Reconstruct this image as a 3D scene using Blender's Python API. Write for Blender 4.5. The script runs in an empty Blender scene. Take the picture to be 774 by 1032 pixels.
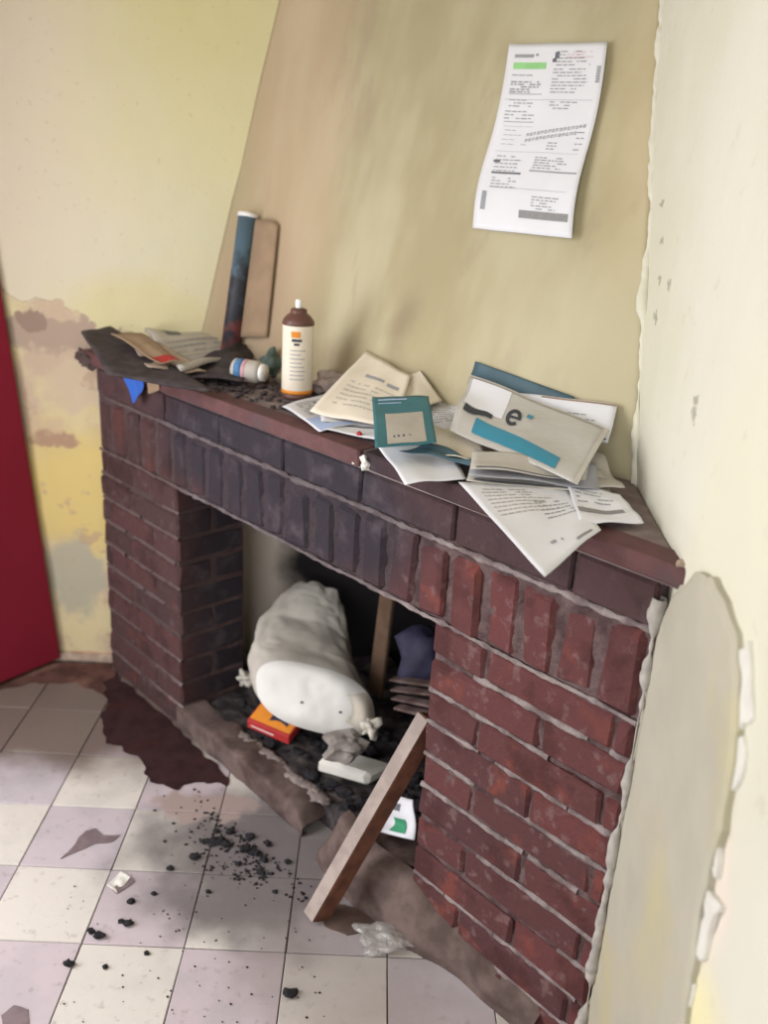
import bpy, math, random
from math import sin, cos, radians, pi
from mathutils import Vector, Matrix, noise
random.seed(7)
V = Vector
# ---------------------------------------------------------------- camera
FPX, PITCH, ROLL, YAW, FANG = 886.61, 19.935, 3.504, 1.223, 42.911
CAMH = 1.41
_h = V((sin(radians(YAW)), cos(radians(YAW)), 0)); _r = V((cos(radians(YAW)), -sin(radians(YAW)), 0)); _z = V((0, 0, 1))
_fw = _h*cos(radians(PITCH)) - _z*sin(radians(PITCH)); _up = _z*cos(radians(PITCH)) + _h*sin(radians(PITCH))
_rt = _r*cos(radians(ROLL)) + _up*sin(radians(ROLL)); _u2 = _up*cos(radians(ROLL)) - _r*sin(radians(ROLL))
scene = bpy.context.scene
COL = scene.collection
cd = bpy.data.cameras.new('camera'); cam = bpy.data.objects.new('camera', cd); COL.objects.link(cam)
cd.sensor_fit = 'VERTICAL'; cd.sensor_height = 36; cd.sensor_width = 27; cd.lens = FPX*36/1032
cam.matrix_world = Matrix(((_rt.x, _u2.x, -_fw.x, 0), (_rt.y, _u2.y, -_fw.y, 0), (_rt.z, _u2.z, -_fw.z, CAMH), (0, 0, 0, 1)))
cd.clip_start = .02
cd.dof.use_dof = True; cd.dof.focus_distance = 1.5; cd.dof.aperture_fstop = 2.6
scene.camera = cam
# ---------------------------------------------------------------- view + light
vs = scene.view_settings
vs.view_transform = 'Standard'; vs.look = 'None'; vs.gamma = 1; vs.exposure = 0.0; vs.use_curve_mapping = False
w = bpy.data.worlds.new('world'); scene.world = w; w.use_nodes = True
w.node_tree.nodes['Background'].inputs[0].default_value = (.86, .92, 1, 1)
w.node_tree.nodes['Background'].inputs[1].default_value = 1.6
def area(name, loc, look, sx, sy, energy, col):
    l = bpy.data.lights.new(name, 'AREA'); l.shape = 'RECTANGLE'; l.size = sx; l.size_y = sy; l.energy = energy; l.color = col
    o = bpy.data.objects.new(name, l); COL.objects.link(o); o.location = loc
    o.rotation_euler = (V(look)-V(loc)).to_track_quat('-Z', 'Y').to_euler(); return o
area('doorway_daylight', (-1.58, 1.1, 1.15), (0, 1.0, .35), .9, 1.9, 36, (1, .985, .99))
area('window_daylight', (-.75, -1.45, 1.5), (-.3, 2.4, 1.0), 1.3, 1.2, 25, (.95, .96, 1))

# ---------------------------------------------------------------- geometry frame
FD = V((sin(radians(FANG)), -cos(radians(FANG)), 0)); NN = V((FD.y, -FD.x, 0))   # along face, out of face
P0 = V((-.746, 2.3512, 0))
YL = 2.405                                                             # left wall plane
def XR(y): return .461 + .095*(y-1.443)                                # right wall plane
def F(s, d, z): return P0 + FD*s - NN*d + V((0, 0, z))
CO = V((0, 0, CAMH))
def ray(x, y): return _fw*FPX + _rt*(x-387) - _u2*(y-516)
def atz(x, y, z): d = ray(x, y); return CO + d*((z-CAMH)/d.z)
def atd(x, y, dd): d = ray(x, y); return CO + d*(((P0-NN*dd-CO).dot(NN))/d.dot(NN))
def atY(x, y, Y=YL): d = ray(x, y); return CO + d*(Y/d.y)
def atX(x, y, off=0.0):                                                # on the right wall
    d = ray(x, y); t = (.461-.095*1.443-off)/(d.x-.095*d.y); return CO + d*t
def breast(a, b):                                                      # ruled leaning chimney breast, b = height above slab 0..1 -> .96..1.78
    z = .95 + .83*b
    L = V((-.492+.214*b*.83/.87, YL, z)); R = V((XR(1.443+.437*b), 1.443+.437*b, z))
    return L.lerp(R, a)
def atb(x, y, off=0.0):
    a, b = .6, .6; d = ray(x, y).normalized(); t = 2.0
    from mathutils import Matrix as M_
    for _ in range(12):
        p = breast(a, b); e = CO + d*t - p
        A = (breast(a+.001, b)-p)*1000; B = (breast(a, b+.001)-p)*1000
        m = M_(((A.x, B.x, -d.x), (A.y, B.y, -d.y), (A.z, B.z, -d.z))).inverted() @ e
        a += m.x; b += m.y; t += m.z
    return CO + d*(t-off)

# ---------------------------------------------------------------- mesh helpers
class MB:
    def __init__(s): s.v = []; s.f = []
    def add(s, vs_, fs):
        n = len(s.v); s.v += [tuple(v) for v in vs_]; s.f += [tuple(i+n for i in f) for f in fs]; return s
    def build(s, name, mat, parent=None, smooth=False, solid=0):
        me = bpy.data.meshes.new(name); me.from_pydata(s.v, [], s.f); me.update()
        if smooth:
            for p in me.polygons: p.use_smooth = True
        return link(name, me, mat, parent, solid)
def link(name, me, mat, parent=None, solid=0):
    if mat and not me.materials: me.materials.append(mat)
    o = bpy.data.objects.new(name, me); COL.objects.link(o)
    if parent: o.parent = parent
    if solid:
        m = o.modifiers.new('s', 'SOLIDIFY'); m.thickness = solid; m.offset = 0
    return o
def tag(o, label=None, cat=None, group=None, kind=None):
    for k, v in (('label', label), ('category', cat), ('group', group), ('kind', kind)):
        if v: o[k] = v
    return o
def empty(name, loc=(0, 0, 0)):
    o = bpy.data.objects.new(name, None); o.empty_display_size = .05; COL.objects.link(o); o.location = loc
    bpy.context.view_layer.update() if False else None
    return o
def part(mb, name, mat, root, smooth=False, solid=0):                  # world-space builder put under an Empty/mesh root
    o = mb.build(name, mat, None, smooth, solid); o.parent = root
    R = V(root.location)
    if root.parent: R = R + V(root.parent.location)
    o.data.transform(Matrix.Translation(-R)); return o
BOXF = [(0, 1, 3, 2), (4, 6, 7, 5), (0, 4, 5, 1), (2, 3, 7, 6), (0, 2, 6, 4), (1, 5, 7, 3)]
def box8(o, a, b, c):
    return [o, o+c, o+b, o+b+c, o+a, o+a+c, o+a+b, o+a+b+c]
def obox(mb, o, a, b, c): mb.add(box8(V(o), V(a), V(b), V(c)), BOXF); return mb
def chamfer(o, a, b, c, ch, jit=0, rnd=random):
    """box from origin corner o with edge vectors a,b,c, edges chamfered by ch: 24 verts, 44 triangles"""
    la, lb, lc = a.length, b.length, c.length; A, B, C = a/la, b/lb, c/lc
    vs_ = []; idx = {}
    for i in (0, 1):
        for j in (0, 1):
            for k in (0, 1):
                base = o + A*la*i + B*lb*j + C*lc*k + (A*rnd.uniform(-1, 1)+B*rnd.uniform(-1, 1)+C*rnd.uniform(-1, 1))*jit
                di, dj, dk = A*(ch*(1-2*i)), B*(ch*(1-2*j)), C*(ch*(1-2*k))
                c2 = [rnd.uniform(.6, 1.5) if jit else 1 for _ in range(2)]
                for ax, p in ((0, base+dj*c2[0]+dk*c2[1]), (1, base+di*c2[0]+dk*c2[1]), (2, base+di*c2[0]+dj*c2[1])):
                    idx[(i, j, k, ax)] = len(vs_); vs_.append(p)
    f = []
    for i in (0, 1): f.append([idx[(i, j, k, 0)] for j, k in ((0, 0), (0, 1), (1, 1), (1, 0))][::1 if i == 0 else -1])
    for j in (0, 1): f.append([idx[(i, j, k, 1)] for i, k in ((0, 0), (1, 0), (1, 1), (0, 1))][::1 if j == 0 else -1])
    for k in (0, 1): f.append([idx[(i, j, k, 2)] for i, j in ((0, 0), (0, 1), (1, 1), (1, 0))][::1 if k == 0 else -1])
    for j in (0, 1):
        for k in (0, 1): f.append([idx[(0, j, k, 1)], idx[(1, j, k, 1)], idx[(1, j, k, 2)], idx[(0, j, k, 2)]][::1 if j == k else -1])
    for i in (0, 1):
        for k in (0, 1): f.append([idx[(i, 0, k, 0)], idx[(i, 0, k, 2)], idx[(i, 1, k, 2)], idx[(i, 1, k, 0)]][::1 if i == k else -1])
    for i in (0, 1):
        for j in (0, 1): f.append([idx[(i, j, 0, 0)], idx[(i, j, 1, 0)], idx[(i, j, 1, 1)], idx[(i, j, 0, 1)]][::1 if i == j else -1])
    for i in (0, 1):
        for j in (0, 1):
            for k in (0, 1):
                f.append([idx[(i, j, k, a_)] for a_ in (0, 1, 2)][::1 if (i+j+k) % 2 else -1])
    return vs_, f
def cbox(mb, o, a, b, c, ch=.004, jit=0): mb.add(*chamfer(V(o), V(a), V(b), V(c), ch, jit)); return mb
def grid(mb, fn, nu, nv):
    n = len(mb.v)
    for j in range(nv+1):
        for i in range(nu+1): mb.v.append(tuple(fn(i/nu, j/nv)))
    for j in range(nv):
        for i in range(nu):
            a = n+j*(nu+1)+i; mb.f.append((a, a+1, a+nu+2, a+nu+1))
    return mb
def lathe(mb, base, axis, prof, seg=28, ref=None):
    axis = V(axis).normalized(); e1 = axis.orthogonal().normalized() if ref is None else (V(ref)-axis*V(ref).dot(axis)).normalized()
    e2 = axis.cross(e1); n = len(mb.v)
    for (r, t) in prof:
        for i in range(seg):
            q = 2*pi*i/seg; mb.v.append(tuple(V(base)+axis*t+(e1*cos(q)+e2*sin(q))*r))
    for k in range(len(prof)-1):
        for i in range(seg):
            j = (i+1) % seg; mb.f.append((n+k*seg+i, n+k*seg+j, n+(k+1)*seg+j, n+(k+1)*seg+i))
    mb.f.append(tuple(n+i for i in range(seg))[::-1]); mb.f.append(tuple(n+(len(prof)-1)*seg+i for i in range(seg)))
    return mb
def nz(p, s, seed=0): return noise.noise(V(p)*s+V((seed*7.3, seed*3.1, seed*1.7)))
def lump(mb, c, r, seed, rough=.35, sub=2, sc=(1, 1, 1)):
    import bmesh
    bm = bmesh.new(); bmesh.ops.create_icosphere(bm, subdivisions=sub, radius=1)
    vs_ = []
    for v in bm.verts:
        k = 1+rough*nz(v.co, 1.4, seed)*1.6+rough*.4*nz(v.co, 4, seed)
        vs_.append(V(c)+V((v.co.x*sc[0], v.co.y*sc[1], v.co.z*sc[2]))*r*k)
    mb.add(vs_, [tuple(v.index for v in f.verts) for f in bm.faces]); bm.free(); return mb
def slabpoly(mb, pts, z0, z1):
    n = len(pts)
    mb.add([V((p[0], p[1], z1)) for p in pts]+[V((p[0], p[1], z0)) for p in pts],
           [tuple(range(n)), tuple(range(2*n-1, n-1, -1))]+[((i+1) % n, i, n+i, n+(i+1) % n) for i in range(n)])
    return mb

# ---------------------------------------------------------------- material helpers
def srgb(r, g, b): return tuple((c/255/12.92 if c/255 <= .04045 else ((c/255+.055)/1.055)**2.4) for c in (r, g, b))+(1,)
class Mat:
    def __init__(s, name, rough=.8, spec=.3):
        s.m = bpy.data.materials.new(name); s.m.use_nodes = True; s.t = s.m.node_tree; s.b = s.t.nodes['Principled BSDF']
        s.b.inputs['Roughness'].default_value = rough; s.b.inputs['Specular IOR Level'].default_value = spec
        g = s.n('ShaderNodeNewGeometry'); s.P = g.outputs['Position']
    def n(s, ty): return s.t.nodes.new(ty)
    def L(s, a, b):
        if hasattr(a, 'is_output'): s.t.links.new(a, b)
        else: b.default_value = a
    def noise(s, scale, detail=4, rough=.55, vec=None, stretch=None, dist=0):
        v = vec or s.P
        if stretch:
            mp = s.n('ShaderNodeMapping'); s.L(v, mp.inputs['Vector']); mp.inputs['Scale'].default_value = stretch; v = mp.outputs[0]
        x = s.n('ShaderNodeTexNoise'); s.L(v, x.inputs['Vector']); x.inputs['Scale'].default_value = scale
        x.inputs['Detail'].default_value = detail; x.inputs['Roughness'].default_value = rough; x.inputs['Distortion'].default_value = dist
        return x.outputs[0]
    def rng(s, v, a, b, c=0., d=1.):
        x = s.n('ShaderNodeMapRange'); s.L(v, x.inputs[0]); x.inputs[1].default_value = a; x.inputs[2].default_value = b
        x.inputs[3].default_value = c; x.inputs[4].default_value = d; x.interpolation_type = 'SMOOTHSTEP'; return x.outputs[0]
    def mix(s, f, a, b):
        x = s.n('ShaderNodeMix'); x.data_type = 'RGBA'; s.L(f, x.inputs[0]); s.L(a, x.inputs[6]); s.L(b, x.inputs[7]); return x.outputs[2]
    def math(s, op, a, b=0.):
        x = s.n('ShaderNodeMath'); x.operation = op; s.L(a, x.inputs[0]); s.L(b, x.inputs[1]); return x.outputs[0]
    def blob(s, c, r, amp=.1, nsc=6, soft=.4, dirs=None):
        """1 inside an ellipsoid about c (radii r), ragged by noise"""
        nn = s.n('ShaderNodeTexNoise'); s.L(s.P, nn.inputs['Vector']); nn.inputs['Scale'].default_value = nsc; nn.inputs['Detail'].default_value = 5
        a = s.n('ShaderNodeVectorMath'); a.operation = 'SUBTRACT'; s.L(nn.outputs['Color'], a.inputs[0]); a.inputs[1].default_value = (.5, .5, .5)
        b = s.n('ShaderNodeVectorMath'); b.operation = 'MULTIPLY_ADD'; s.L(a.outputs[0], b.inputs[0]); b.inputs[1].default_value = (amp*2,)*3; s.L(s.P, b.inputs[2])
        c1 = s.n('ShaderNodeVectorMath'); c1.operation = 'SUBTRACT'; s.L(b.outputs[0], c1.inputs[0]); c1.inputs[1].default_value = tuple(c)
        d = s.n('ShaderNodeVectorMath'); d.operation = 'MULTIPLY'; s.L(c1.outputs[0], d.inputs[0]); d.inputs[1].default_value = tuple(1/q for q in r)
        e = s.n('ShaderNodeVectorMath'); e.operation = 'LENGTH'; s.L(d.outputs[0], e.inputs[0])
        return s.rng(e.outputs['Value'], 1+soft/2, 1-soft/2)
    def rnd(s): return s.n('ShaderNodeObjectInfo').outputs['Random']
    def bump(s, h, strength=.3, dist=.01):
        x = s.n('ShaderNodeBump'); x.inputs['Strength'].default_value = strength; x.inputs['Distance'].default_value = dist
        s.L(h, x.inputs['Height']); s.L(x.outputs[0], s.b.inputs['Normal']); return s
    def color(s, c): s.L(c, s.b.inputs['Base Color']); return s
def simple(name, rgb, rough=.7, var=.12, nsc=30, spec=.3, dirt=None):
    m = Mat(name, rough, spec); c = srgb(*rgb); dk = tuple(x*(1-var*2) for x in c[:3])+(1,)
    col = m.mix(m.rng(m.noise(nsc), .35, .65), dk, c)
    if dirt: col = m.mix(m.rng(m.noise(nsc*.4), .5, .7), col, srgb(*dirt))
    m.color(col); m.bump(m.noise(nsc*3), .15, .003); return m.m

# wall left: cream-yellow paint above, peeled and mottled below mantel height
m = Mat('wall_left_paint', .75)
c = m.mix(m.rng(m.noise(1.6, 3), .35, .65), srgb(206, 198, 164), srgb(205, 198, 176))
c = m.mix(m.math('MULTIPLY', m.blob((-1.15, 2.4, 1.7), (.45, .3, .7), .1, 3, 1.2), .6), c, srgb(212, 196, 178))
c = m.mix(m.math('MULTIPLY', m.blob((-.4, 2.4, 1.95), (.35, .3, .5), .1, 3, 1.2), .7), c, srgb(194, 184, 128))
c = m.mix(m.math('MULTIPLY', m.blob((-.62, 2.4, 1.06), (.22, .3, .10), .06, 5, 1.0), .5), c, srgb(204, 192, 134))
c = m.mix(m.rng(m.noise(60, 2), .66, .74, 0, .25), c, srgb(150, 140, 110))
sep = m.n('ShaderNodeSeparateXYZ'); m.L(m.P, sep.inputs[0])
low = m.rng(m.math('ADD', m.math('ADD', sep.outputs[2], m.rng(m.noise(9, 5), .3, .7, -.05, .05)), m.rng(sep.outputs[0], -.86, -.70, 0., .10)), 1.09, 1.075)
lowc = m.mix(m.rng(m.noise(5, 5), .42, .58), srgb(190, 168, 146), srgb(206, 192, 152))
lowc = m.mix(m.blob((-.75, 2.4, .55), (.3, .3, .2), .15, 8, .8), lowc, srgb(208, 186, 122))
lowc = m.mix(m.blob((-.85, 2.4, .28), (.09, .3, .12), .08, 14, .4), lowc, srgb(172, 166, 146))
lowc = m.mix(m.blob((-.89, 2.4, .70), (.07, .3, .022), .04, 22, .6), lowc, srgb(168, 138, 114))
lowc = m.mix(m.blob((-.80, 2.4, .86), (.10, .3, .07), .08, 14, .5), lowc, srgb(196, 178, 152))
lowc = m.mix(m.rng(m.noise(16, 6), .60, .68, 0, .7), lowc, srgb(178, 150, 126))
lowc = m.mix(m.blob((-.85, 2.4, 1.0), (.16, .3, .055), .08, 12, .3), lowc, srgb(168, 148, 132))
lowc = m.mix(m.blob((-.93, 2.4, 1.035), (.035, .3, .028), .04, 20, .2), lowc, srgb(146, 124, 110))
lowc = m.mix(m.blob((-.9, 2.4, 0), (.5, .3, .03), .02, 20, .3), lowc, srgb(190, 150, 128))
c = m.mix(low, c, lowc)
# sooty inside of the hearth
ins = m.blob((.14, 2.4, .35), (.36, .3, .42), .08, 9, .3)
c = m.mix(m.blob((0.0, 2.4, .4), (.45, .3, .55), .02, 9, .2), c, srgb(228, 214, 198))  # pale strip, colour lightened to offset the shade inside the hearth
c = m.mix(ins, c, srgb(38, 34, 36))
m.color(c); hh = m.math('ADD', m.math('MULTIPLY', low, -1.), m.math('MULTIPLY', m.noise(35, 5), .35)); m.bump(hh, .55, .006)
M_WALL_L = m.m
# right wall: pale limewash
m = Mat('wall_right_paint', .7)
c = m.mix(m.rng(m.noise(2.2, 3), .35, .65), srgb(208, 205, 188), srgb(214, 211, 198))
c = m.mix(m.blob((.45, .9, 1.0), (.3, .16, .25), .06, 5, .8), c, srgb(214, 211, 192))
c = m.mix(m.blob((.42, .72, .48), (.3, .22, .16), .05, 6, .6), c, srgb(226, 218, 176))
c = m.mix(m.blob((.42, .78, .72), (.3, .08, .09), .05, 9, .6), c, srgb(220, 208, 196))
for (yy, zz) in ((1.52, 1.30), (1.50, 1.24), (1.44, 1.30), (1.16, 1.17), (1.155, 1.155), (1.60, 1.42), (1.55, 1.36)):
    c = m.mix(m.math('MULTIPLY', m.blob((.46, yy, zz), (.1, .016, .007), .022, 60, .6), .6), c, srgb(125, 118, 104))
c = m.mix(m.rng(m.noise(24, 5), .64, .74, 0, .3), c, srgb(185, 176, 155))
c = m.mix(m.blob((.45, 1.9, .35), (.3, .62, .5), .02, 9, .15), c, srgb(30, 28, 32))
m.color(c); m.bump(m.noise(22, 5), .35, .006); M_WALL_R = m.m
# chimney breast: tan, smoke streaked
m = Mat('breast_paint', .8)
c = m.mix(m.rng(m.noise(1, 4, .5, None, (5.5, 5.5, .9)), .38, .64), srgb(164, 153, 122), srgb(182, 173, 144))
c = m.mix(m.rng(m.noise(1, 5, .6, None, (11, 11, 1.4)), .54, .72, 0, .55), c, srgb(154, 138, 116))
c = m.mix(m.math('MULTIPLY', m.blob((-.22, 2.3, 1.55), (.13, .3, .45), .07, 4, 1.), .5), c, srgb(184, 156, 130))
c = m.mix(m.math('MULTIPLY', m.blob((-.32, 2.3, 1.12), (.13, .3, .2), .05, 6, 1.), .6), c, srgb(168, 140, 118))  # pinkish lower left, with the shade in the corner put into the colour
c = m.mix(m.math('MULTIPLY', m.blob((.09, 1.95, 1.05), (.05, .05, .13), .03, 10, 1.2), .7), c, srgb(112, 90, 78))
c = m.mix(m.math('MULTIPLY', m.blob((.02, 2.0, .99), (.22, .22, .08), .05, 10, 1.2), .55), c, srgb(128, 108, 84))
c = m.mix(m.math('MULTIPLY', m.blob((.38, 1.6, 1.1), (.16, .2, .25), .1, 4, 1.2), .6), c, srgb(194, 186, 158))
c = m.mix(m.math('MULTIPLY', m.blob((.50, 1.75, 1.62), (.09, .16, .4), .04, 5, 1.), .4), c, srgb(196, 178, 142))
m.color(c); m.bump(m.noise(30, 5), .3, .004); M_BREAST = m.m
# bricks
def brickmat(name, a, b, hi, dust, sootmax=1.):
    m = Mat(name, .85, .25)
    r = m.rnd(); c = m.mix(r, srgb(*a), srgb(*b))
    c = m.mix(m.rng(m.noise(13, 4), .55, .72, 0, .75), c, srgb(*hi))
    c = m.mix(m.rng(m.noise(40, 5), .55, .7, 0, .55), c, srgb(*dust))
    c = m.mix(m.rng(m.noise(11, 5), .50, .66, 0, .7), c, tuple(x*.45 for x in srgb(*a)[:3])+(1,))
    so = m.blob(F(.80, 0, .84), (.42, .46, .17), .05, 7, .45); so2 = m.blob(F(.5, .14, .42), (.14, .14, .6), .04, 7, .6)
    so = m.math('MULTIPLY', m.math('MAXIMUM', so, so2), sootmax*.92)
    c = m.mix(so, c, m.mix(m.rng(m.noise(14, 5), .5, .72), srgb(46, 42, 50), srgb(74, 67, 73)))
    m.color(c); m.bump(m.noise(55, 5, .65), .7, .006); return m.m
M_BRICK = brickmat('brick', (98, 56, 56), (78, 50, 52), (120, 64, 56), (122, 98, 98))
M_BRICKD = brickmat('brick_dark', (80, 53, 53), (68, 50, 51), (92, 54, 50), (92, 78, 80))
M_BAND = brickmat('brick_band', (76, 54, 56), (66, 50, 53), (84, 55, 54), (84, 72, 75))
m = Mat('mortar', .95, .1)
c = m.mix(m.rng(m.noise(25, 5), .35, .65), srgb(82, 64, 65), srgb(112, 94, 94))
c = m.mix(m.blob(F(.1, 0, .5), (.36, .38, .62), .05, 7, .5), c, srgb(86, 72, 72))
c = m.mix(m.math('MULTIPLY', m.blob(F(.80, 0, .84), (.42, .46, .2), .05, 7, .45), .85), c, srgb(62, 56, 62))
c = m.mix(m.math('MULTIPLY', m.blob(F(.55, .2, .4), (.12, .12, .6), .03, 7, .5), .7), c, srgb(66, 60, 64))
m.color(c); m.bump(m.noise(70, 6, .7), 1., .008); M_MORTAR = m.m
m = Mat('mortar_smear', .95, .1)
c = m.mix(m.rng(m.noise(25, 5), .35, .65), srgb(118, 104, 104), srgb(160, 148, 147))
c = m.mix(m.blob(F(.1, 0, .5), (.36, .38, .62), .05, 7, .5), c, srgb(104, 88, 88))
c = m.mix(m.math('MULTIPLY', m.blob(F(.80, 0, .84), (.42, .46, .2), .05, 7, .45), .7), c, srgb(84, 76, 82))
m.color(c); m.bump(m.noise(70, 6, .7), 1., .008); M_SMEAR = m.m
def tilemat(name, base, al):
    m = Mat(name, .5, .4); r = m.rnd()
    c = m.mix(m.math('MULTIPLY', r, .6), srgb(*base), srgb(*al))
    c = m.mix(m.rng(m.noise(7, 5), .45, .65, 0, .5), c, tuple(x*.8 for x in srgb(*base)[:3])+(1,))
    c = m.mix(m.rng(m.noise(45, 5), .58, .72, 0, .35), c, srgb(130, 116, 112))
    # ash dust scattered before the hearth, reddish grime by the wall
    c = m.mix(m.math('MULTIPLY', m.blob((-.2, 1.58, 0), (.26, .22, .3), .16, 8, .9), .95), c, srgb(112, 105, 106))
    c = m.mix(m.math('MULTIPLY', m.blob((.0, 1.30, 0), (.20, .16, .3), .1, 8, .9), .6), c, srgb(140, 130, 128))
    c = m.mix(m.blob((-.36, 1.74, 0), (.12, .05, .3), .09, 14, .5), c, srgb(166, 148, 144))
    c = m.mix(m.math('MULTIPLY', m.blob((-.75, 2.12, 0), (.58, .27, .3), .12, 7, .7), .92), c, srgb(104, 90, 83))
    c = m.mix(m.math('MULTIPLY', m.blob((.2, 1.02, 0), (.25, .2, .3), .1, 8, .9), .5), c, srgb(150, 134, 128))
    m.color(c); m.bump(m.noise(40, 5), .25, .003); return m.m
M_TILE_C = tilemat('tile_cream', (216, 211, 206), (206, 199, 192)); M_TILE_L = tilemat('tile_lilac', (190, 183, 190), (196, 178, 184))
M_GROUT = simple('grout', (140, 132, 128), .95)
M_STAIN = simple('stain_dark', (64, 44, 46), .9, .15, 20, .05, (66, 42, 42))
M_RED = simple('door_red', (140, 38, 56), .7, .03, 4, .1)
M_SLABTOP = simple('slab_cement', (138, 124, 122), .9, .12, 25, .2, (112, 96, 94))
M_EDGE = simple('slab_terracotta', (98, 66, 67), .75, .12, 25, .3, (84, 64, 66))
M_DARK = simple('soot_dark', (72, 64, 66), .9, .2, 30)
M_ASH = simple('ash', (78, 72, 74), .95, .3, 28, .1, (118, 108, 104))
M_COAL = simple('charcoal', (42, 40, 44), .9, .2, 60)
M_KERB = simple('kerb_cement', (112, 96, 92), .95, .2, 18, .1, (78, 62, 60))
M_PLASTER = simple('plaster_grey_shade', (178, 173, 158), .8, .04, 9, .2, (182, 174, 142))  # grey-beige render, with the shade of its turned face put into the colour
M_CHIP = simple('plaster_white', (218, 215, 208), .8, .04, 30)
M_PINKPL = simple('plaster_dirty', (178, 158, 142), .9, .15, 30)
M_PAPER = simple('paper_white', (220, 220, 226), .6, .02, 10); M_PAPER2 = simple('paper_cream', (222, 212, 196), .6, .04, 10)
M_GREYP = simple('paper_grey', (186, 180, 172), .6, .05, 20); M_INK = simple('ink_grey', (156, 156, 162), .7, .05)
M_INKD = simple('ink_dark', (104, 106, 114), .7, .05); M_INKB = simple('ink_black', (62, 64, 72), .7, .05); M_PINK = simple('ink_pink', (205, 150, 160), .7, .05)
M_GREEN = simple('ink_green', (150, 205, 140), .6, .05); M_BAR = simple('ink_bar', (146, 144, 146), .7, .1, 300)
M_TEAL = simple('teal_card', (62, 120, 132), .5, .08, 12); M_TEALD = simple('teal_dark', (70, 96, 108), .5, .1, 12)
M_CYAN = simple('cyan_print', (56, 134, 160), .4, .05, 12); M_BLUE = simple('blue_paper', (52, 100, 190), .5, .1, 20)
M_LBLUE = simple('light_blue', (172, 192, 232), .6, .03)
M_SACK = simple('sack_cloth', (200, 194, 184), .85, .07, 9, .15, (186, 178, 166)); M_SACKF = simple('sack_front', (214, 212, 209), .85, .03, 9, .1)
M_ORANGE = simple('box_orange', (222, 140, 50), .6, .05); M_REDP = simple('box_red', (168, 44, 44), .6, .06); M_NAVY = simple('navy', (52, 50, 72), .7, .15)
M_WOODG = simple('wood_greyed', (166, 152, 146), .85, .12, 20); M_WOODB = simple('wood_brown', (112, 74, 60), .85, .2, 25, .2, (84, 62, 54))
M_BEIGE = simple('card_beige', (156, 132, 108), .8, .08, 15); M_BROWN = simple('can_brown', (96, 62, 54), .45, .05, 20, .5)
M_WPL = simple('white_plastic', (232, 230, 228), .4, .02, 20, .5); M_POSTER = None
m = Mat('plastic_film', .12, 1.); m.b.inputs['Base Color'].default_value = srgb(200, 196, 194); m.b.inputs['Alpha'].default_value = .42
m.b.inputs['Coat Weight'].default_value = 1; m.b.inputs['Coat Roughness'].default_value = .08
m.bump(m.noise(38, 3), .8, .02); M_FILM = m.m
m = Mat('plastic_milky', .25, .6); m.b.inputs['Base Color'].default_value = srgb(196, 193, 188); m.b.inputs['Alpha'].default_value = .8
m.bump(m.noise(18, 3), .4, .01); M_MILKY = m.m
m = Mat('poster_print', .5)
sp = m.n('ShaderNodeSeparateXYZ'); m.L(m.P, sp.inputs[0])
zz = m.math('ADD', sp.outputs[2], m.rng(m.noise(30, 3), .3, .7, -.05, .05))
c = m.mix(m.rng(zz, 1.02, 1.10), srgb(112, 62, 60), srgb(46, 48, 56)); c = m.mix(m.rng(zz, 1.14, 1.26), c, srgb(84, 106, 122))
m.color(c); M_POSTER = m.m

# ================================================================ SETTING
def struct(o): o['kind'] = 'structure'; return o
XS, YB, ZC = -1.62, -1.6, 2.6
# floor slab
mb = MB(); slabpoly(mb, [(XS-.15, YB-.15), (.75, YB-.15), (.75, YL+.25), (XS-.15, YL+.25)], -.12, -.006)
floor = struct(mb.build('floor', M_GROUT))
# tiles
def tile_mesh(mat, k):
    rr = random.Random(k); t = .1965
    vs_, f = chamfer(V((-t/2, -t/2, -.006)), V((t, 0, 0)), V((0, t, 0)), V((0, 0, .0075)), .0012, .0, rr)
    vs_ = [v+V((0, 0, rr.uniform(-.0008, .0008))) if v.z > -.001 else v for v in vs_]
    me = bpy.data.meshes.new('floor_tile'); me.from_pydata([tuple(v) for v in vs_], [], f); me.update(); me.materials.append(mat); return me
TM = {(p, k): tile_mesh(M_TILE_L if p else M_TILE_C, k*2+p) for p in (0, 1) for k in range(4)}
TS = .199
for j in range(-2, 6):
    for i in range(-6, 5):
        x = -.31+TS*(i+.5); y = 1.127+TS*(j+.5)
        q = V((x, y, 0))-P0
        if y > YL-.02 or x > XR(y)-.02: continue
        if q.dot(NN) < .06 and q.dot(FD) > -.1 and (q+FD*0).dot(NN) < -.12: continue
        o = link('floor_tile', TM[((i+j) % 2 == 0 and 1 or 0, random.randrange(4))], None, floor)
        o.location = (x, y, 0); o.rotation_euler.z = random.uniform(-.004, .004)
# dark red-brown wet stain on the tiles
def ragged(pts, n=10, amp=.008, seed=1):
    out = []
    for a, b in zip(pts, pts[1:]+pts[:1]):
        for k in range(n):
            p = V(a).lerp(V(b), k/n); out.append(p+V((nz(p, 38, seed), nz(p, 38, seed+3), 0))*amp*2)
    return out
pp = [atz(x, y, 0) for x, y in ((104, 690), (116, 680), (128, 690), (186, 742), (232, 786), (225, 792), (198, 788), (178, 796), (152, 789), (143, 768), (120, 752), (106, 748), (102, 726), (108, 706))]
mb = MB(); slabpoly(mb, ragged(pp), .0008, .0035)
s_ = mb.build('floor_stain', M_STAIN); tag(s_, 'dark red-brown stain spread on the tiles before the left brick pier', 'stain')
pp = [atz(x, y, 0) for x, y in ((40, 668), (110, 669), (120, 684), (110, 702), (80, 690), (40, 688), (-20, 700), (-30, 692))]
mb = MB(); slabpoly(mb, ragged(pp, 10, .008, 5), .0008, .0025)
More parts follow.
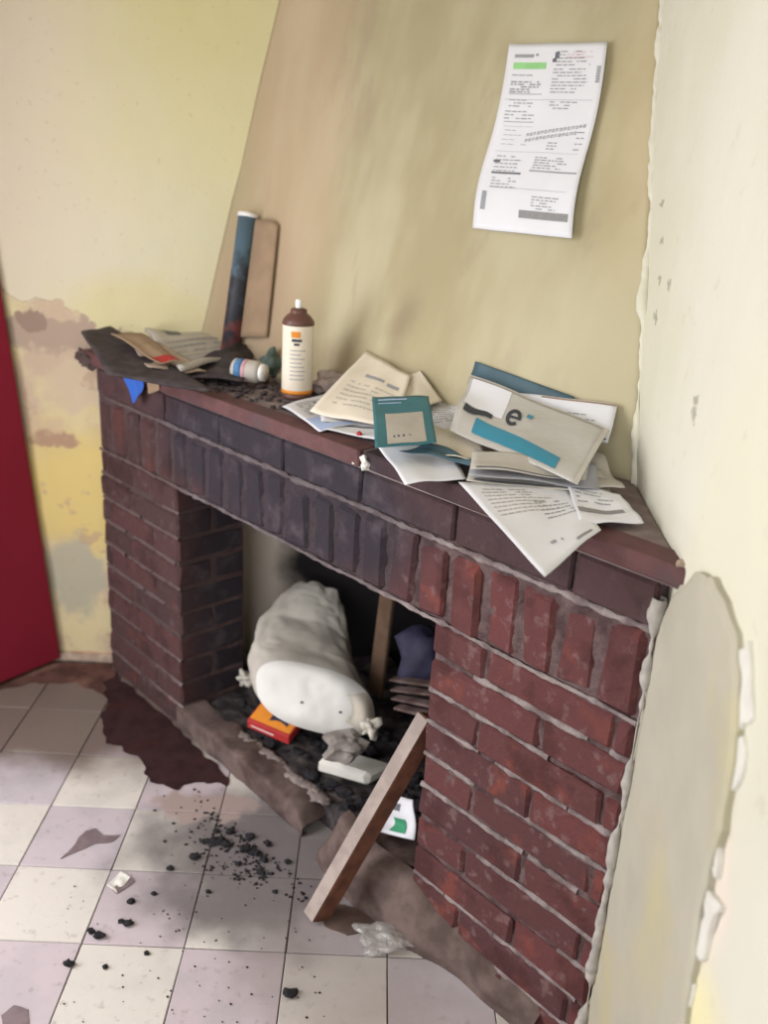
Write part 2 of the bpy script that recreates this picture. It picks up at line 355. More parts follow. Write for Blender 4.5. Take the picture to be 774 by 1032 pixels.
tag(mb.build('dirt_band', simple('grime', (104, 76, 70), .9, .2, 20, .05, (128, 98, 88))), 'brown grime band on the floor along the foot of the left wall', 'dirt')
# walls
def wallgrid(fn, nu, nv, name, mat, thick):
    mb = MB(); grid(mb, fn, nu, nv); o = mb.build(name, mat, None, True)
    m_ = o.modifiers.new('s', 'SOLIDIFY'); m_.thickness = abs(thick); m_.offset = 1 if thick > 0 else -1; return struct(o)
def wl(u, v):
    x = XS+(.62-XS)*u; z = ZC*v
    return V((x, YL+.006*nz((x, 0, z), 3)+.002*nz((x, 0, z), 18), z))
wallgrid(wl, 150, 120, 'wall_left', M_WALL_L, -.15)
def wr(u, v):
    y = YB+(YL+.1-YB)*u; z = ZC*v
    return V((XR(y)+.005*nz((0, y, z), 4, 2)+.002*nz((0, y, z), 16), y, z))
wallgrid(wr, 150, 100, 'wall_right', M_WALL_R, .15)
def br(u, v):
    b = v*(ZC-.96)/.83+.01; p = breast(u*1.0, b)
    e = min(u, 1-u)*6
    return p + V((-.73, -.68, 0))*(.007*nz(p, 3.5, 5)+.0025*nz(p, 14, 2))*min(1, e+.2)
wallgrid(br, 90, 110, 'wall_chimney_breast', M_BREAST, -.05)
# ragged bead of plaster along the breast's right corner
def ridge(pathfn, n_, r, seed, wob=.004, ring=8):
    mb = MB()
    for i in range(n_+1):
        p = pathfn(i/n_); rr_ = r*max(.12, .75+1.3*nz(p, 16, seed)+.4*nz(p, 50, seed))
        p = p+V((nz(p, 14, seed+1), nz(p, 14, seed+2), 0))*wob
        for q in range(ring):
            a = 2*pi*q/ring; mb.v.append(tuple(p+V((cos(a), sin(a), 0))*rr_*(1+.25*nz(p+V((cos(a), sin(a), 0))*.02, 60, seed))))
    for i in range(n_):
        for q in range(ring):
            mb.f.append((i*ring+q, i*ring+(q+1) % ring, (i+1)*ring+(q+1) % ring, (i+1)*ring+q))
    return mb
struct(ridge(lambda t: breast(1.0, t*1.9)+V((.000, -.006, 0)), 420, .009, 3, .008).build('trim_1', M_WALL_R, None, True))
M_ROOM = simple('room_paint', (206, 198, 170), .9, .04, 3)
mb = MB()                                                               # side wall with the open doorway the light comes through
for (y0, y1, z0, z1) in ((YB, .62, 0, ZC), (1.62, YL, 0, ZC), (.62, 1.62, 2.12, ZC)): obox(mb, (XS-.15, y0, z0), (.15, 0, 0), (0, y1-y0, 0), (0, 0, z1-z0))
struct(mb.build('wall_side', M_ROOM))
mb = MB()
for (x0, x1, z0, z1) in ((XS-.15, -1.45, 0, ZC), (-.05, .75, 0, ZC), (-1.45, -.05, 0, .85), (-1.45, -.05, 2.15, ZC)): obox(mb, (x0, YB-.15, z0), (x1-x0, 0, 0), (0, .15, 0), (0, 0, z1-z0))
struct(mb.build('wall_back', M_ROOM))
mb = MB(); obox(mb, (XS-.15, YB-.15, ZC), (2.55, 0, 0), (0, YL-YB+.4, 0), (0, 0, .1)); struct(mb.build('ceiling', M_ROOM))
# low ragged ledge of plaster at the foot of the left wall
def bbf(u, v):
    x = -1.6+u*.86; a = v*pi/2
    return V((x, YL-(.014+.006*nz((x, 0, 0), 12))*cos(a)-.001, (.024+.008*nz((x, 3, 0), 9))*sin(a)+.0))
mb = MB(); grid(mb, bbf, 80, 5); struct(mb.build('baseboard_left', M_PINKPL, None, True, .004))
# red door leaf, standing ajar at the frame's left edge
db = atY(61, 660, 2.385); db.z = .012; top = atY(0, 285, 2.385)
ev = (top-db)/(top.z-db.z); dirw = (atz(0, 686, .012)-atz(60, 661, .012)); dirw.z = 0; dirw.normalize()
door = struct(empty('door_1', db))
mb = MB(); nrm = dirw.cross(V((0, 0, 1))).normalized()
if nrm.dot(CO-db) < 0: nrm = -nrm
cbox(mb, db-nrm*.035, dirw*.78, nrm*.035, ev*2.02, .003); part(mb, 'door_leaf', M_RED, door)
mb = MB(); hb = db+dirw*.70+ev*1.0; lathe(mb, hb, nrm, [(.011, 0), (.011, .04), (.026, .05), (.026, .07), (.012, .078)], 16); part(mb, 'door_handle', M_BROWN, door, True)

# ================================================================ FIREPLACE
fp = empty('fireplace', F(.85, .1, 0))
tag(fp, 'corner fireplace of dark red brick with soot-blackened lintel and cement shelf', 'fireplace')
W, JL, JR, ZO, ZS, ZB = 1.70, .408, 1.289, .70, .853, .928
DP = .2
mb = MB()
def core(s0, s1, d0, d1, z0, z1):
    def fn(): pass
    n = len(mb.v); obox(mb, F(s0, d0, z0), FD*(s1-s0), -NN*(d1-d0), V((0, 0, z1-z0)))
r_ = .005
def rough_panel(s0, s1, d, z0, z1, out=True):
    def fn(u, v):
        s, z = s0+(s1-s0)*u, z0+(z1-z0)*v; k = nz((s, z, d), 30, 4)+.6*nz((s, z, d), 90, 2)
        e = 0 if (u in (0, 1) or v in (0, 1)) else 1
        return F(s, d-.004*k*e, z)
    grid(mb, fn, int((s1-s0)/.008), int((z1-z0)/.008))
core(0, JL-r_, r_+.004, DP, 0, ZO); core(JR+r_, W, r_+.004, DP, 0, ZO); core(0, W, r_+.004, DP, ZO, ZB)
rough_panel(0, JL-r_, r_, 0, ZO); rough_panel(JR+r_, W, r_, 0, ZO); rough_panel(0, W, r_, ZO+.004, ZB)
part(mb, 'mortar', M_MORTAR, fp)
BR = []
def brick(s0, s1, d0, d1, z0, z1, mat, ch=.006, jit=.0018, push=.004):
    pz = random.uniform(-.002, push)
    c0 = F((s0+s1)/2, (d0+d1)/2, (z0+z1)/2)
    a = s1-s0; b = d1-d0; h = z1-z0
    vs_, f = chamfer(V((-a/2, -b/2, -h/2)), V((a, 0, 0)), V((0, b, 0)), V((0, 0, h)), ch, jit)
    me = bpy.data.meshes.new('brick'); me.from_pydata([tuple(v) for v in vs_], [], f); me.update(); me.materials.append(mat)
    o = bpy.data.objects.new('brick', me); COL.objects.link(o); o.parent = fp
    o.location = c0+NN*pz-fp.location
    # local x -> FD, local y -> -NN
    o.rotation_euler = (random.uniform(-.006, .006), random.uniform(-.01, .01), math.atan2(FD.y, FD.x)+random.uniform(-.008, .008))
    return o
CH = .07; G = .0045
for k in range(10):
    z0, z1 = k*CH+G, (k+1)*CH-G
    if k % 2 == 0: L1 = [(0, .157), (.162, JL)]; R1 = [(JR, JR+.247), (JR+.252, W)]
    else: L1 = [(0, .028), (.033, .281), (.286, JL)]; R1 = [(JR, JR+.122), (JR+.127, JR+.377), (JR+.382, W)]
    for i, (a, b) in enumerate(L1):
        last = i == len(L1)-1
        if k % 2 and last: brick(a, b, 0, DP, z0, z1, M_BRICKD)
        else:
            brick(a, b, 0, .100, z0, z1, M_BRICKD)
            if last: brick(b-.12, b, .108, DP, z0, z1, M_BRICKD)
    for i, (a, b) in enumerate(R1):
        if k % 2 and i == 0: brick(a, b, 0, DP, z0, z1, M_BRICK)
        else:
            brick(a, b, 0, .100, z0, z1, M_BRICK)
            if i == 0: brick(a, a+.12, .108, DP, z0, z1, M_BRICK)
n = 22; pit = W/n
for k in range(n):
    s0 = k*pit+.006; s1 = (k+1)*pit-.006
    brick(s0, s1, 0, .100, ZO+.002, ZS-.010+random.uniform(-.006, .004), M_BRICK if k > 14 else M_BRICKD, .010, .003, .006)
    if JL < s0 < JR: brick(s0, s1, .108, DP, ZO+.002, ZS-.008, M_BRICKD, .006, .002, .0)
s = 0; k = 0
while s < W-.05:
    e = min(W, s+(.24 if k else .12)); brick(s+.003, e-.003, -.003, .100, ZS+.006, ZB-.002, M_BAND, .004, .001, .002); s = e; k += 1
# mortar smears: long rough beads along the bed joints
random.seed(11)
mb = MB()
def bead(s0, s1, d, z, r):
    n_ = max(4, int((s1-s0)/.006)); ring = 5; b0 = len(mb.v)
    for i in range(n_+1):
        s = s0+(s1-s0)*i/n_; rr = r*(.55+.9*abs(nz((s, z, 0), 22, 6))+.5*nz((s, z, 1), 60))
        zc = z+.003*nz((s, z, 0), 12)
        for q in range(ring):
            a = pi*q/(ring-1); mb.v.append(tuple(F(s, d-rr*.85*sin(a)+.001, zc+rr*cos(a))))
    for i in range(n_):
        for q in range(ring-1):
            a = b0+i*ring+q; mb.f.append((a, a+1, a+ring+1, a+ring))
for k in range(1, 10):
    for (a, b) in ((0.0, JL), (JR, W)):
        t = a
        while t < b-.03:
            l = random.uniform(.08, .3); e = min(b, t+l)
            if random.random() < .8: bead(t, e, .0035, k*CH, .0068)
            t = e+random.uniform(0, .05)
bead(0, W, .001, ZO-.0, .0055); bead(.3, W, 0, ZS-.002, .007); bead(0.05, .3, .002, ZS-.003, .006)
part(mb, 'mortar_bead', M_SMEAR, fp, True)
# shelf on top
mb = MB(); zt = .965
fr = [F(-.03, -.008, 0), F(.0, -.008, 0), F(W+.03, -.008, 0)]
p_l = V((F(0, -.008, 0).x-.055, YL-.001, 0))
yr = 1.075
poly = [F(-.045, -.004, 0), F(W+.035, -.004, 0), V((XR(yr+.02)-.001, yr+.05, 0)), V((XR(1.5)-.001, 1.52, 0)), V((-.42, YL-.002, 0)), V((-.79, YL-.002, 0))]
slabpoly(mb, poly[::1], ZB, zt-.0015); part(mb, 'shelf_slab', M_SLABTOP, fp)
for (a, b) in ((-.05, 1.085), (1.43, W+.045)):
    mb = MB(); cbox(mb, F(a, -.018, ZB+.006), FD*(b-a), -NN*.055, V((0, 0, .0315)), .003, .0008); part(mb, 'edging_tile', M_EDGE, fp)
mb = MB(); cbox(mb, F(1.088, -.011, ZB+.004), FD*.339, -NN*.045, V((0, 0, .0325)), .003, .001); part(mb, 'broken_edge', M_BAND, fp)
mb = MB(); lump(mb, F(1.10, -.006, .945), .014, 4, .5, 2, (1, 1, .9)); lump(mb, F(1.075, -.01, .938), .008, 5, .5, 2)
part(mb, 'broken_mortar', M_CHIP, fp)
# shelf's mortar dabs against the right wall
mb = MB()
for k in range(7): lump(mb, F(W+.03+.004*k, -.004+.016*k, .966+.002*(k % 3)), .010, k+30, .5, 2, (1, 1, .7))
part(mb, 'plaster_dab', M_PINKPL, fp)
# hearth floor and kerb
KZ = .075
def hearth(u, v):
    s = JL+(JR-JL)*u; d = .06+.55*v
    p = F(s, d, 0); z = KZ-.02+.018*nz(p, 9, 3)+.010*nz(p, 26, 4)+.03*v
    if s > 1.02: z -= min(1, (s-1.02)/.1)*.035*(1-v)
    z = z if v > 0 else 0.0
    p.z = z
    if p.y > YL-.01: p.y = YL-.01
    if p.x > XR(p.y)-.01: p.x = XR(p.y)-.01
    return p
mb = MB(); grid(mb, hearth, 110, 80); tag(part(mb, 'ash_bed', M_ASH, fp, True), None, None, None, 'stuff')
def kerbf(u, v):
    s = JL-.02+(.945-JL+.02)*u; q = v*2*pi
    c_, s2 = cos(q), sin(q); w2, h2 = .042, .0365
    x = w2*math.copysign(abs(c_)**.3, c_); z = .036+h2*math.copysign(abs(s2)**.3, s2)
    e = 1-max(0, (u-.88)/.12)**2*.6
    p = F(s, .032+x, 0); k = 1+.22*nz(F(s, x, z), 14, 8)
    p = F(s, .034+x*k, max(.0, z*e*k)); return p+V((0, 0, .004*nz(p, 50, 2)))
mb = MB(); grid(mb, kerbf, 90, 24); n0 = len(mb.v)
part(mb, 'hearth_kerb', M_KERB, fp, True)
# whitish worn lip on the kerb's inner edge
mb = MB()
for k in range(34):
    s = .60+.34*k/33
    lump(mb, F(s, .060+.008*nz((s, 7, 0), 14), .068+.003*nz((s, 0, 0), 20)), .007+.007*abs(nz((s, 2, 0), 30)), k+60, .6, 2, (1.9, 1.6, .7))
part(mb, 'kerb_lip', simple('lip_grey', (142, 130, 126), .95), fp, True)
mb = MB()
for k in range(26):
    t = k/25; lump(mb, F(-.045+.05*t, .0+.12*(k % 5)/5-.012, .945+.025*nz((k, 0, 0), 3)), .020+.008*nz((k, 5, 0), 2), k+400, .6, 2, (1, 1, .9))
o = part(mb, 'broken_corner', simple('corner_rubble', (92, 76, 74), .95), fp); o['kind'] = 'stuff'
# sloppy mortar footing round the foot of the right pier
def footing(u, v):
    s = 1.02+.60*u; a = v*pi/2
    hgt = (.16-.10*u)*(min(1, (u+.02)/.12))*(1+.25*nz((s, 0, 0), 9)); out = (.03+.035*sin(pi*min(1, u*1.2+.15)))*(1+.3*nz((s, 5, 0), 11))
    p = F(s, .012-out*cos(a)**.8, hgt*sin(a)); k = .010*nz(p, 18, 4)+.005*nz(p, 50, 1)
    return p+NN*k*(1 if 0 < v < 1 else 0)+V((0, 0, .0))
mb = MB(); grid(mb, footing, 70, 16); 
def footend(u, v):                                                     # its broken inner side, running back into the hearth
    p = F(1.02+.30*u, .012+.16*v, (.02+.13*u**.6)*(1-.3*v)); return p+V((0, 0, .012*nz(p, 20, 3)))
grid(mb, footend, 30, 16)
part(mb, 'mortar_footing', M_KERB, fp, True)

# ---------------------------------------------------------------- plaster render patch at the right end
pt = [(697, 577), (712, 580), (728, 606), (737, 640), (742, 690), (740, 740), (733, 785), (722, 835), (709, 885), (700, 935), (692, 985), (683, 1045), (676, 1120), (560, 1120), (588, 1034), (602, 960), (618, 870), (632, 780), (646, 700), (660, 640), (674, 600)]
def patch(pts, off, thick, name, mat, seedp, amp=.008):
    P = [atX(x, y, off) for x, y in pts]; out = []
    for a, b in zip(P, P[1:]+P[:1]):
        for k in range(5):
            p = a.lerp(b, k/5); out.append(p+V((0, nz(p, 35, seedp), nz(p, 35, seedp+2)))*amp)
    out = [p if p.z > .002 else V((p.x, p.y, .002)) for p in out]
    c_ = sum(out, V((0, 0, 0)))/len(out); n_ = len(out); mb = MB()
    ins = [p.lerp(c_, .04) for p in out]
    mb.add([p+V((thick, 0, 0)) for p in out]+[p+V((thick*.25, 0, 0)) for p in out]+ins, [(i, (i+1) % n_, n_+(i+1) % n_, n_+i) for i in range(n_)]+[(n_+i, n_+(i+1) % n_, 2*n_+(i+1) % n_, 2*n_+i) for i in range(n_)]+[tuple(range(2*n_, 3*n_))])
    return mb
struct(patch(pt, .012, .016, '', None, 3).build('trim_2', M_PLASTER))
for i, pts in enumerate(([(742, 655), (755, 662), (757, 700), (746, 740), (741, 745), (744, 700)], [(708, 905), (722, 905), (720, 930), (706, 960), (696, 985), (698, 940)],
            [(735, 750), (744, 745), (741, 775), (732, 790)], [(722, 835), (729, 830), (722, 862), (714, 872)], [(650, 655), (645, 720), (634, 800), (640, 720)], [(690, 985), (697, 990), (690, 1040), (682, 1040)])):
    struct(patch(pts, .006, .007, '', None, i+9, .024).build('trim_3', M_CHIP))
# rough vertical bead where brick meets render
def edgep(t):
    p = F(W+.004, -.004, .005+.90*t); p.x = min(p.x, XR(p.y)-.001); return p
mb = ridge(edgep, 260, .009, 8, .004)
struct(mb.build('trim_4', simple('plaster_edge', (176, 170, 164), .9), None, True))

# ================================================================ THINGS ON THE SHELF
class Sheet:
    """sheet of paper through 4 world corners TL,TR,BR,BL with a gentle curl; facing the viewer side"""
    def __init__(s, c, curl=.004, seed=1, bow=0.):
        s.c = [V(q) for q in c]; s.curl = curl; s.seed = seed; s.bow = bow
        s.n = (s.c[1]-s.c[0]).cross(s.c[3]-s.c[0]).normalized()
        m_ = sum(s.c, V((0, 0, 0)))/4
        if s.n.dot(CO-m_) < 0: s.n = -s.n
    def f(s, u, v, off=0.):
        p = s.c[0].lerp(s.c[1], u).lerp(s.c[3].lerp(s.c[2], u), v)
        return p + s.n*(s.curl*nz((u*2.2, v*2.2, s.seed*2.7), 1)*1.6+s.bow*(4*u*(1-u))+off)
    def build(s, name, mat, root=None, nu=16, nv=16, th=.0007):
        mb = MB(); grid(mb, s.f, nu, nv)
        o = part(mb, name, mat, root, True, th) if root else mb.build(name, mat, None, True, th)
        return o
    def rects(s, R, name, mat, root, off=.0011):
        mb = MB()
        for (u0, v0, u1, v1) in R:
            nu = max(1, int(abs(u1-u0)*14)); nv = max(1, int(abs(v1-v0)*14))
            grid(mb, lambda a, b: s.f(u0+(u1-u0)*a, v0+(v1-v0)*b, off), nu, nv)
        o = part(mb, name, mat, root, True)
        if len(R) > 1: o['kind'] = 'stuff'
        return o
def words(u0, u1, v, h=.006, rr=random, dens=.85, slope=0.):
    R = []; u = u0
    while u < u1:
        l = min(rr.uniform(.02, .07), u1-u)
        if rr.random() < dens: R.append((u, v, u+l, v+h))
        u += l+.012
    return R
def para(u0, u1, v0, v1, step=.016, h=.006):
    R = []; v = v0
    while v < v1: R += words(u0, u0+(u1-u0)*random.uniform(.6, 1), v, h); v += step
    return R
def sheet_thing(name, corners, mat, label, cat='paper', group=None, curl=.004, seed=1, bow=0., prints=(), z0=.967, name2='sheet'):
    C_ = [atb(x, y, h[1]) if isinstance(h, tuple) and h[0] == 'b' else (atb(x, y, .008) if h is None else atz(x, y, z0+h)) if not isinstance(h, tuple) else None for x, y, h in corners]
    sh = Sheet(C_, curl, seed, bow)
    root = sh.build(name, mat); tag(root, label, cat, group)
    root.location = (0, 0, 0)
    for pr_, nm, mt in prints: sh.rects(pr_, nm, mt, root)
    return root, sh
random.seed(5)
# --- the bill stuck on the chimney breast
BILL = [atb(514, 45, .006), atb(613, 43, .010), atb(577, 241, .012), atb(477, 230, .008)]
sh = Sheet(BILL, .003, 3, 0)
_f0 = sh.f
def billf(u, v, off=0.):
    p = _f0(u, v, off); bend = .010*sin(pi*v)*0+ .006*sin(v*2*pi)
    return p + (sh.c[1]-sh.c[0]).normalized()*bend + sh.n*(.003*sin(v*3*pi)+.003)
sh.f = billf
bill = tag(sh.build('printed_bill', M_PAPER, None, 20, 36), 'long white printed bill with a green box stuck on the tan chimney breast', 'paper')
sh.rects([(.08, .105, .42, .14)], 'green_box', M_GREEN, bill)
sh.rects([(.47, .885, .95, .925)], 'grey_bar', M_BAR, bill)
R = [(.08, .06, .28, .078), (.30, .058, .33, .07)]+para(.08, .40, .17, .185)+para(.08, .42, .205, .265, .013, .008)+[(.08, .27, .42, .274)]
R += para(.52, .92, .045, .12, .018)+para(.50, .88, .14, .26, .017)+para(.10, .40, .30, .34)+para(.52, .8, .31, .35)+para(.08, .42, .36, .41, .018)+[(.09, .415, .40, .419)]
R += [(.05, .30, .93, .302), (.08, .575, .92, .5765), (.1, .44, .4, .4415)]+para(.12, .4, .46, .56, .025, .003)+para(.60, .75, .52, .56)+para(.86, .95, .43, .56, .03)
R += para(.12, .42, .60, .70, .02)+para(.52, .96, .60, .66, .014)+[(.50, .672, .96, .68)]+para(.13, .45, .72, .77, .016)+[(.12, .775, .9, .777)]+para(.58, .85, .81, .88, .015)
sh.rects(R, 'printed_text', M_INK, bill)
sh.rects([(.50, .05, .545, .085), (.48, .085, .52, .105)]+[(.93, .13+.008*k, .97, .134+.008*k) for k in range(11)]+[(.06, .80+.010*k, .11, .806+.010*k) for k in range(10)]+[(.10, .625, .17, .638), (.11, .69, .42, .70)], 'dark_print', M_INKD, bill)
sh.rects(para(.62, .9, .05, .09, .014, .003), 'pink_print', M_PINK, bill)
# slanting two-line stamp, letter by letter
for row in (0, 1):
    R = []
    for k in range(16 if row == 0 else 14):
        u = .36+.036*k; v = .475+.030*row-.0036*k
        R += [(u, v, u+.008, v+.017), (u+.008, v, u+.024, v+.004), (u+.008, v+.013*(k % 2), u+.022, v+.004+.013*(k % 2)), (u+.018, v+.004*(k % 3), u+.025, v+.014)]
    sh.rects(R, 'stamp_text', M_INK, bill)

# --- aerosol can
cb = atz(299, 400, .967)
can = tag(empty('spray_can', cb), 'white-labelled spray can with brown shoulder standing on the shelf', 'spray can')
mb = MB(); lathe(mb, cb, _z, [(.033, 0), (.0345, .002), (.0345, .012)]); part(mb, 'base_rim', M_BROWN, can, True)
mb = MB(); lathe(mb, cb, _z, [(.0340, .010), (.0343, .012), (.0343, .160), (.0340, .162)], 40); part(mb, 'label', M_PAPER2, can, True)
mb = MB(); lathe(mb, cb, _z, [(.0346, .012), (.0346, .020)], 40); part(mb, 'orange_band', M_ORANGE, can, True)
mb = MB(); lathe(mb, cb, _z, [(.0335, .160), (.0352, .162), (.0352, .167), (.033, .172), (.027, .180), (.019, .186), (.018, .188), (.018, .194), (.011, .197)], 36); part(mb, 'shoulder', M_BROWN, can, True)
mb = MB(); lathe(mb, cb, _z, [(.007, .196), (.0075, .198), (.0075, .212), (.006, .215)], 20); part(mb, 'nozzle', M_WPL, can, True)
tc = (CO-cb); tc.z = 0; tc.normalize(); sd = V((0, 0, 1)).cross(tc)
def canrect(mb, a0, a1, z0, z1, r=.0349):
    grid(mb, lambda u, v: cb+(tc*cos(a0+(a1-a0)*u)+sd*sin(a0+(a1-a0)*u))*r+_z*(z0+(z1-z0)*v), 6, 1)
mb = MB(); canrect(mb, -.45, .15, .137, .150); part(mb, 'yellow_logo', M_ORANGE, can)
mb = MB(); canrect(mb, -.40, .25, .128, .134); canrect(mb, -.25, .1, .120, .125); part(mb, 'dark_logo', M_INKB, can)
mb = MB()
for k in range(8):
    z_ = .108-.009*k; canrect(mb, -.5, random.uniform(.1, .55), z_, z_+.0022)
part(mb, 'label_text', M_INK, can)

# --- tube and board in the corner
tt = atb(250, 216, .034); tb = atb(236, 322, .040); tb = tb+(tb-tt)*((.967-tb.z)/(tb.z-tt.z)) if tb.z > .967 else tb
tube = tag(empty('poster_tube', tb), 'slim dark blue and red printed tube with white rim leaning in the corner', 'tube')
ax = tt-tb; Lh = ax.length
mb = MB(); lathe(mb, tb, ax, [(.024, 0), (.024, Lh*.5), (.024, Lh-.008)]); part(mb, 'tube_body', M_POSTER, tube, True)
mb = MB(); lathe(mb, tb, ax, [(.0255, Lh-.008), (.0255, Lh+.002), (.022, Lh+.002), (.020, Lh-.003)]); part(mb, 'white_rim', M_WPL, tube, True)
def halfboard(x0, y0, x1, y1, x2, y2, x3, y3, name, label, cat):
    a, b, c_, d_ = [atb(x, y, .012) for x, y in ((x0, y0), (x1, y1), (x2, y2), (x3, y3))]
    n_ = (b-a).cross(d_-a).normalized(); n_ = n_ if n_.dot(CO-a) > 0 else -n_
    mb = MB(); N_ = 14
    def fn(u, v):
        p = a.lerp(b, u).lerp(d_.lerp(c_, u), v); r_ = .012*(1-(2*u-1)**2)
        return p+n_*r_+(V((0, 0, -.012))*(2*u-1)**4 if v == 0 else V((0, 0, 0)))
    grid(mb, fn, N_, 16); return tag(mb.build(name, M_BEIGE, None, True, .003), label, cat)
halfboard(254, 222, 281, 222, 269, 340, 240, 340, 'curved_card', 'curved tan card upright behind the printed tube', 'card')

# --- clutter at the shelf's left end
mb = MB()                                                               # folded dark board
def quadboard(name, pts, th, mat, label, cat, group=None, bend=.004, seed=3, z0=.967, curlmat=None):
    C_ = [atz(x, y, z0+h) for x, y, h in pts]; s_ = Sheet(C_, bend, seed)
    return tag(s_.build(name, mat, None, 12, 12, th), label, cat, group), s_
quadboard('folded_card', [(82, 334, .075), (112, 330, .072), (214, 396, .018), (108, 376, .035)], .006, M_DARK, 'charcoal-coloured folded card at the shelf\'s left corner, topped by a tan card', 'card', seed=2)
o, s_ = quadboard('card_strip', [(112, 336, .085), (142, 336, .082), (182, 364, .055), (160, 366, .05)], .003, M_BEIGE, 'tan card strip with a red end lying on the dark folded card', 'card', seed=4)
s_.rects([(.0, .80, 1, 1.0)], 'red_end', M_REDP, o, .0025)
o, s_ = quadboard('old_newspaper', [(146, 333, .060), (248, 330, .055), (244, 356, .040), (182, 374, .038)], .010, M_GREYP, 'crumpled grey newspaper with a small red corner against the left wall', 'newspaper', bend=.012, seed=6)
s_.rects([(.75, .03, .95, .35)], 'red_print', M_REDP, o, .006); s_.rects([(.15, .02, .3, .25)], 'black_print', M_INKD, o, .006)
s_.rects(para(.1, .9, .4, .9, .09, .03), 'printed_text', M_INK, o, .006)
quadboard('newspaper_sheet', [(128, 340, .070), (170, 352, .060), (208, 374, .03), (150, 372, .04)], .004, M_PINKPL, 'dusty brown-grey paper sheet under the tan card strip', 'paper', bend=.01, seed=16)
quadboard('dark_wrapper', [(170, 372, .03), (225, 352, .055), (258, 348, .05), (245, 388, .010)], .004, M_DARK, 'crumpled black wrapper lying beside the fallen label jar', 'wrapper', bend=.02, seed=8)
q = [atd(122, 371, -.03), atd(147, 374, -.028), atd(143, 395, -.030), atd(134, 407, -.031)]
sh = Sheet(q, .003, 4); tag(sh.build('blue_wrapper', M_BLUE), 'bright blue scrap hanging over the shelf\'s left front edge', 'scrap')
q = [atd(146, 374, -.022), atd(166, 376, -.022), atd(158, 394, -.024), atd(150, 397, -.024)]
sh = Sheet(q, .004, 5); tag(sh.build('brown_scrap', M_BEIGE), 'small tan scrap hanging beside the blue scrap on the shelf edge', 'scrap')
# jar lying
jc = atz(236, 372, 1.0); ja = (atz(268, 376, 1.0)-jc).normalized()
jar = tag(empty('label_jar', jc), 'small jar with white, blue and orange label lying beside the spray can', 'jar')
mb = MB(); lathe(mb, jc, ja, [(.022, 0), (.026, .004), (.026, .062), (.02, .07)]); part(mb, 'jar_body', M_GREYP, jar, True)
mb = MB(); lathe(mb, jc+ja*.010, ja, [(.0265, 0), (.0265, .018)]); part(mb, 'blue_label', simple('label_blue', (84, 130, 180), .5), jar, True)
mb = MB(); lathe(mb, jc+ja*.030, ja, [(.0266, 0), (.0266, .008)]); part(mb, 'orange_label', M_PINK, jar, True)
mb = MB(); lathe(mb, jc+ja*.066, ja, [(.02, 0), (.02, .014)]); part(mb, 'lid', M_WPL, jar, True)
mb = MB(); lump(mb, atz(273, 366, 1.0), .032, 21, .35, 3, (.8, .8, 1.05)); tag(mb.build('crumpled_bag', simple('green_grey', (92, 108, 104), .6), None, True), 'crumpled grey-green bag between the jar and spray can', 'bag')
mb = MB(); lump(mb, atz(331, 386, .992), .038, 33, .45, 3, (1, .7, .75)); tag(mb.build('crumpled_paper', simple('crumple', (176, 160, 154), .8), None, False), 'dirty pinkish-grey crumpled paper just right of the spray can', 'paper')
mb = MB()
rr = random.Random(3)
for k in range(260):
    s = rr.uniform(.02, .78); d = rr.uniform(.02, .2); p = F(s, d, .969)
    lump(mb, p, rr.uniform(.003, .009), k, .5, 1, (1.2, 1.2, .6))
tag(mb.build('shelf_debris', M_DARK), 'dark crumbs and soot scattered over the left half of the shelf', 'debris', None, 'stuff')

# --- paper pile (rear to front, low to high)
T = lambda a, b, c_, d_, st=.06, h=.02: para(a, b, c_, d_, st, h)
sheet_thing('paper_sheet', [(284, 410, .004), (345, 392, .008), (390, 424, .012), (322, 434, .004)], M_PAPER, 'leftmost white sheet of the pile with a pale blue corner', curl=.005, seed=1,
            prints=[([(.03, .6, .55, .98)], 'blue_corner', M_LBLUE), (T(.15, .9, .1, .5), 'printed_text', M_INK)])
sheet_thing('paper_sheet', [(322, 404, .012), (400, 395, .016), (392, 446, .010), (324, 431, .006)], M_PAPER, 'white ruled sheet with dark lines left of the teal booklet', curl=.004, seed=2,
            prints=[([(.05, .55, .95, .58), (.05, .78, .8, .81)], 'dark_line', M_INKD), (T(.1, .9, .1, .5), 'printed_text', M_INK)])
sheet_thing('paper_sheet', [(370, 353, None), (414, 379, .085), (398, 432, .018), (312, 414, .018)], M_PAPER2, 'cream sheet standing highest, its peak behind the teal booklet', curl=.006, seed=3,
            prints=[([(.28, .28, .62, .33), (.68, .30, .88, .36)], 'dark_print', M_INK), (T(.15, .9, .45, .85, .07), 'printed_text', M_GREYP)])
sheet_thing('paper_sheet', [(404, 384, .070), (423, 373, None), (446, 404, .050), (404, 424, .030)], M_PAPER2, 'cream sheet corner between the peaked sheet and the chimney breast', curl=.004, seed=4)
sheet_thing('paper_sheet', [(430, 398, .045), (474, 400, .050), (478, 434, .030), (428, 436, .020)], M_PAPER, 'pale sheet right behind the teal booklet', curl=.005, seed=5, prints=[(T(.1, .8, .2, .8), 'printed_text', M_INK)])
sheet_thing('paper_sheet', [(434, 428, .026), (478, 430, .034), (494, 466, .026), (436, 458, .020)], M_PAPER2, 'tan-cream sheet between the teal booklet and plastic envelope', curl=.006, seed=6)
sheet_thing('paper_sheet', [(378, 446, .010), (452, 450, .016), (470, 482, .007), (408, 488, -.001)], M_PAPER, 'white sheet poking a sharp corner over the shelf edge below the teal booklet', curl=.003, seed=7)
